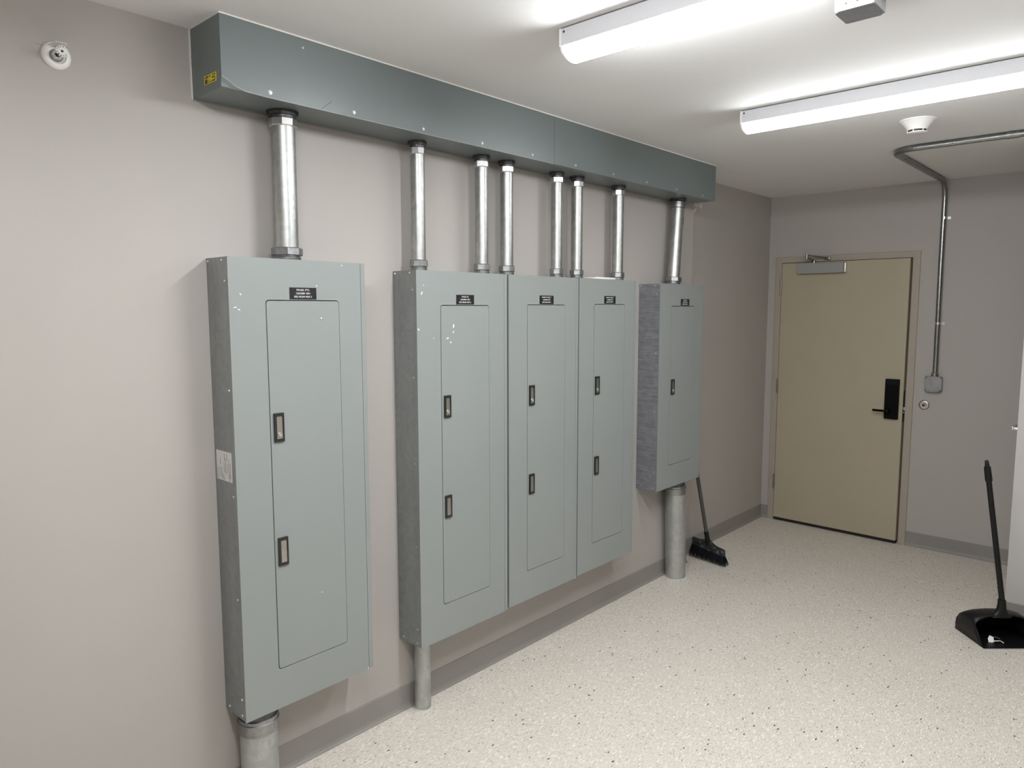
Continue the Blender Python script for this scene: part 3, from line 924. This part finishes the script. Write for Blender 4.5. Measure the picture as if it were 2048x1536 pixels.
# ------------------------------------------------------------------ paper on the joined panels
fp = thing('folded_paper', 'folded white paper lying on top of the right joined panel', 'paper', (.09, 3.47, 1.8416))
def f_fp(bm, z, x0, x1, y0, y1, a):
    pts = [Vector((x0, y0, z)), Vector((x1, y0 + .004, z)), Vector((x1, y1, z)), Vector((x0, y1 + .003, z))]
    c = sum(pts, Vector()) / 4
    R_ = Matrix.Rotation(a, 3, 'Z')
    prism(bm, [R_ @ (q - c) + c for q in pts], (0, 0, .0055))
part('sheet', PAPER, fp, lambda bm: f_fp(bm, 1.8420, .030, .112, 3.402, 3.622, .05))
part('sheet', PAPER, fp, lambda bm: f_fp(bm, 1.8478, .030, .108, 3.450, 3.622, -.04))

# ------------------------------------------------------------------ broom
br = thing('broom', 'black angled push broom with grey handle leaning behind the short panel', 'broom', (.1, 4.77, 0))
ha, hb = Vector((.100, 4.752, .172)), Vector((.0535, 4.5475, .985))
hd = (hb - ha).normalized()
part('handle', BROOMH, br, lambda bm: lathe(bm, ha + hd * .02, hd, [(0, .0122), ((hb - ha).length - .02, .0122)], 20), True)
part('socket', BLACKP, br, lambda bm: lathe(bm, ha - hd * .055, hd, [(0, .020), (.02, .0175), (.05, .0158), (.095, .0150), (.097, .0128)], 20), True)
def f_head(bm):
    n = 14
    rings = []
    for i in range(n + 1):
        u = i / n
        x = -.020 + .245 * u
        yc = 4.782 - .022 * u
        zc = .128 - .036 * u
        top = .012 + .030 * math.exp(-((u - .47) / .16) ** 2)
        hw = .020 if 0 < i < n else .010
        lowz = zc - .028
        rings.append([bm.verts.new(q) for q in ((x, yc - hw, lowz), (x, yc + hw, lowz), (x, yc + hw, zc - .004), (x, yc + hw * .6, zc + top), (x, yc - hw * .6, zc + top), (x, yc - hw, zc - .004))])
    for a, c in zip(rings, rings[1:]):
        for i in range(6):
            bm.faces.new((a[i], a[(i + 1) % 6], c[(i + 1) % 6], c[i]))
    bm.faces.new(rings[0])
    bm.faces.new(list(reversed(rings[-1])))
part('broom_head', DUSTY, br, f_head)
def f_bris(bm):
    for i in range(34):
        for j in range(6):
            u = (i + random.uniform(.1, .9)) / 34
            x = -.018 + .240 * u
            yc = 4.782 - .022 * u + (j - 2.5) * .0062
            z1 = .103 - .036 * u
            for k in range(3):
                fx = x + random.uniform(-.003, .003)
                ex = -.046 + .298 * u + random.uniform(-.007, .007)
                ey = 4.795 - .045 * u + (j - 2.5) * .0125 + random.uniform(-.006, .006)
                ez = .0008 + (random.random() ** 3) * .012
                w0 = .0016
                a = [bm.verts.new((fx + dx, yc + dy, z1)) for dx, dy in ((-w0, -w0), (w0, -w0), (0, w0))]
                mx, my, mz = (fx * .45 + ex * .55), (yc * .45 + ey * .55), z1 * .5
                c = [bm.verts.new((mx + dx, my + dy, mz)) for dx, dy in ((-w0, -w0), (w0, -w0), (0, w0))]
                e = bm.verts.new((ex, ey, ez))
                for q in range(3):
                    bm.faces.new((a[q], a[(q + 1) % 3], c[(q + 1) % 3], c[q]))
                    bm.faces.new((c[q], c[(q + 1) % 3], e))
bo = part('bristles', BRISTLE, br, f_bris)
bo['kind'] = 'stuff'

# ------------------------------------------------------------------ lobby dustpan
A0 = Vector((1.716, 4.539, 0))
E1 = Vector((.739, .674, 0))
E2 = Vector((-.674, .739, 0))
PW = .275
dp = thing('dustpan', 'black upright dustpan with long black handle beside the pale wall corner', 'dustpan', tuple(A0 + E1 * PW / 2 + E2 * .12))
def P(s, t, z):
    return A0 + E1 * s + E2 * t + Vector((0, 0, z))
def f_pan(bm):
    st_ = [(.072, .088, .140), (.10, .102, .142), (.14, .108, .140), (.18, .104, .130), (.208, .088, .108), (.226, .062, .076), (.232, .030, .036), (.230, .0018, .002)]
    NA = 14
    def ring(t, hs_, hc, ins=0.0):
        pts = [P(0, t, .0015), P(0, t, hs_ * .5), P(0, t, hs_)]
        for i in range(1, NA):
            a = math.pi * i / NA
            s = PW / 2 - math.cos(a) ** 1 * PW / 2
            pts.append(P(s, t, hs_ + (hc - hs_) * math.sin(a) ** .9))
        pts += [P(PW, t, hs_), P(PW, t, hs_ * .5), P(PW, t, .0015)]
        return [bm.verts.new(q) for q in pts]
    rs = [ring(*q) for q in st_]
    for a, c in zip(rs, rs[1:]):
        for i in range(len(a) - 1):
            bm.faces.new((a[i], a[i + 1], c[i + 1], c[i]))
    for s, col in ((0, 0), (PW, -1)):
        a = bm.verts.new(P(s, 0, .001))
        m1 = bm.verts.new(P(s, .036, .044))
        m0 = bm.verts.new(P(s, .036, .001))
        r = rs[0]
        if s == 0:
            bm.faces.new((a, m1, m0))
            bm.faces.new((m0, m1, r[1], r[0]))
            bm.faces.new((m1, r[2], r[1]))
        else:
            bm.faces.new((a, m0, m1))
            bm.faces.new((m0, r[-1], r[-2], m1))
            bm.faces.new((m1, r[-2], r[-3]))
pan = part('pan_hood', BLACKP, dp, f_pan, True)
sm = pan.modifiers.new('thickness', 'SOLIDIFY')
sm.thickness = .003
sm.offset = 0
part('pan_floor', BLACKP, dp, lambda bm: prism(bm, [P(0, -.004, .0006), P(PW, -.004, .0006), P(PW, .228, .0006), P(0, .228, .0006)], (0, 0, .004)))
part('lip', mat('grey_rubber', (.28, .28, .27), .6), dp, lambda bm: prism(bm, [P(0, -.008, .0003), P(PW, -.008, .0003), P(PW, -.004, .0003), P(0, -.004, .0003)], (0, 0, .0018)))
hb0, ht0 = Vector((1.7570, 4.700, .215)), Vector((1.651, 4.700, .922))
dd = (ht0 - hb0).normalized()
def f_sock(bm):
    n = 20
    base = P(PW / 2, .085, .128)
    prof = [(0.0, .060, .020), (.25, .034, .020), (.5, .023, .019), (.75, .0195, .0185), (1.0, .018, .018)]
    rings = []
    for u, a, c in prof:
        q = base.lerp(hb0, u)
        rings.append([bm.verts.new(q + E1 * a * math.cos(2 * math.pi * i / n) + E2 * c * math.sin(2 * math.pi * i / n)) for i in range(n)])
    for r0, r1 in zip(rings, rings[1:]):
        for i in range(n):
            bm.faces.new((r0[i], r0[(i + 1) % n], r1[(i + 1) % n], r1[i]))
    bm.faces.new(rings[-1])
    bm.faces.new(list(reversed(rings[0])))
part('socket', BLACKP, dp, f_sock, True)
LN = (ht0 - hb0).length
part('handle', BLACKP, dp, lambda bm: lathe(bm, hb0 - dd * .005, dd, [(0, .0135), (LN - .10, .0130)], 20), True)
part('grip', DUSTY if False else BLACKP, dp, lambda bm: lathe(bm, hb0 + dd * (LN - .108), dd, [(0, .0155), (.006, .0168), (.05, .0160), (.074, .0150), (.078, .0105), (.104, .0085), (.108, .006)], 20), True)

# litter inside the pan
def litter(name, label, s, t, fn, material):
    o = part(name, material, None, lambda bm: fn(bm, P(s, t, .0047)))
    tag(o, label, 'litter', 'sweepings in the dustpan')
def f_scrap(bm, q):
    pts = [q + E1 * a + E2 * b_ + Vector((0, 0, c)) for a, b_, c in ((-.012, 0, .0), (.014, -.004, .002), (.018, .010, .022), (.0, .014, .030), (-.010, .010, .016))]
    prism(bm, pts, (E1 * .0015 + E2 * .002))
litter('paper_scrap', 'crumpled white paper scrap in the dustpan', .075, .058, f_scrap, PAPER)
def f_rib(bm, q):
    tube(bm, [q + E1 * (.006 * i - .03) + E2 * .004 * math.sin(i) + Vector((0, 0, .003 + .012 * math.sin(i * math.pi / 10))) for i in range(11)], .0022, 6)
litter('paper_strip', 'curled white paper strip in the dustpan', .100, .045, f_rib, PAPER)
def f_wood(bm, q):
    tube(bm, [q + Vector((0, 0, .004)), q + E1 * .02 + Vector((0, 0, .010)), q + E1 * .042 - E2 * .006 + Vector((0, 0, .004))], .0035, 6)
litter('brown_scrap', 'brown curled scrap behind the white paper in the dustpan', .10, .095, f_wood, CRUMB)
o = part('white_crumb', PAPER, None, lambda bm: bmesh.ops.create_icosphere(bm, subdivisions=1, radius=.004, matrix=Matrix.Translation((1.592, 5.330, .004))))
tag(o, 'tiny white crumb on the floor left of the dustpan handle', 'litter')
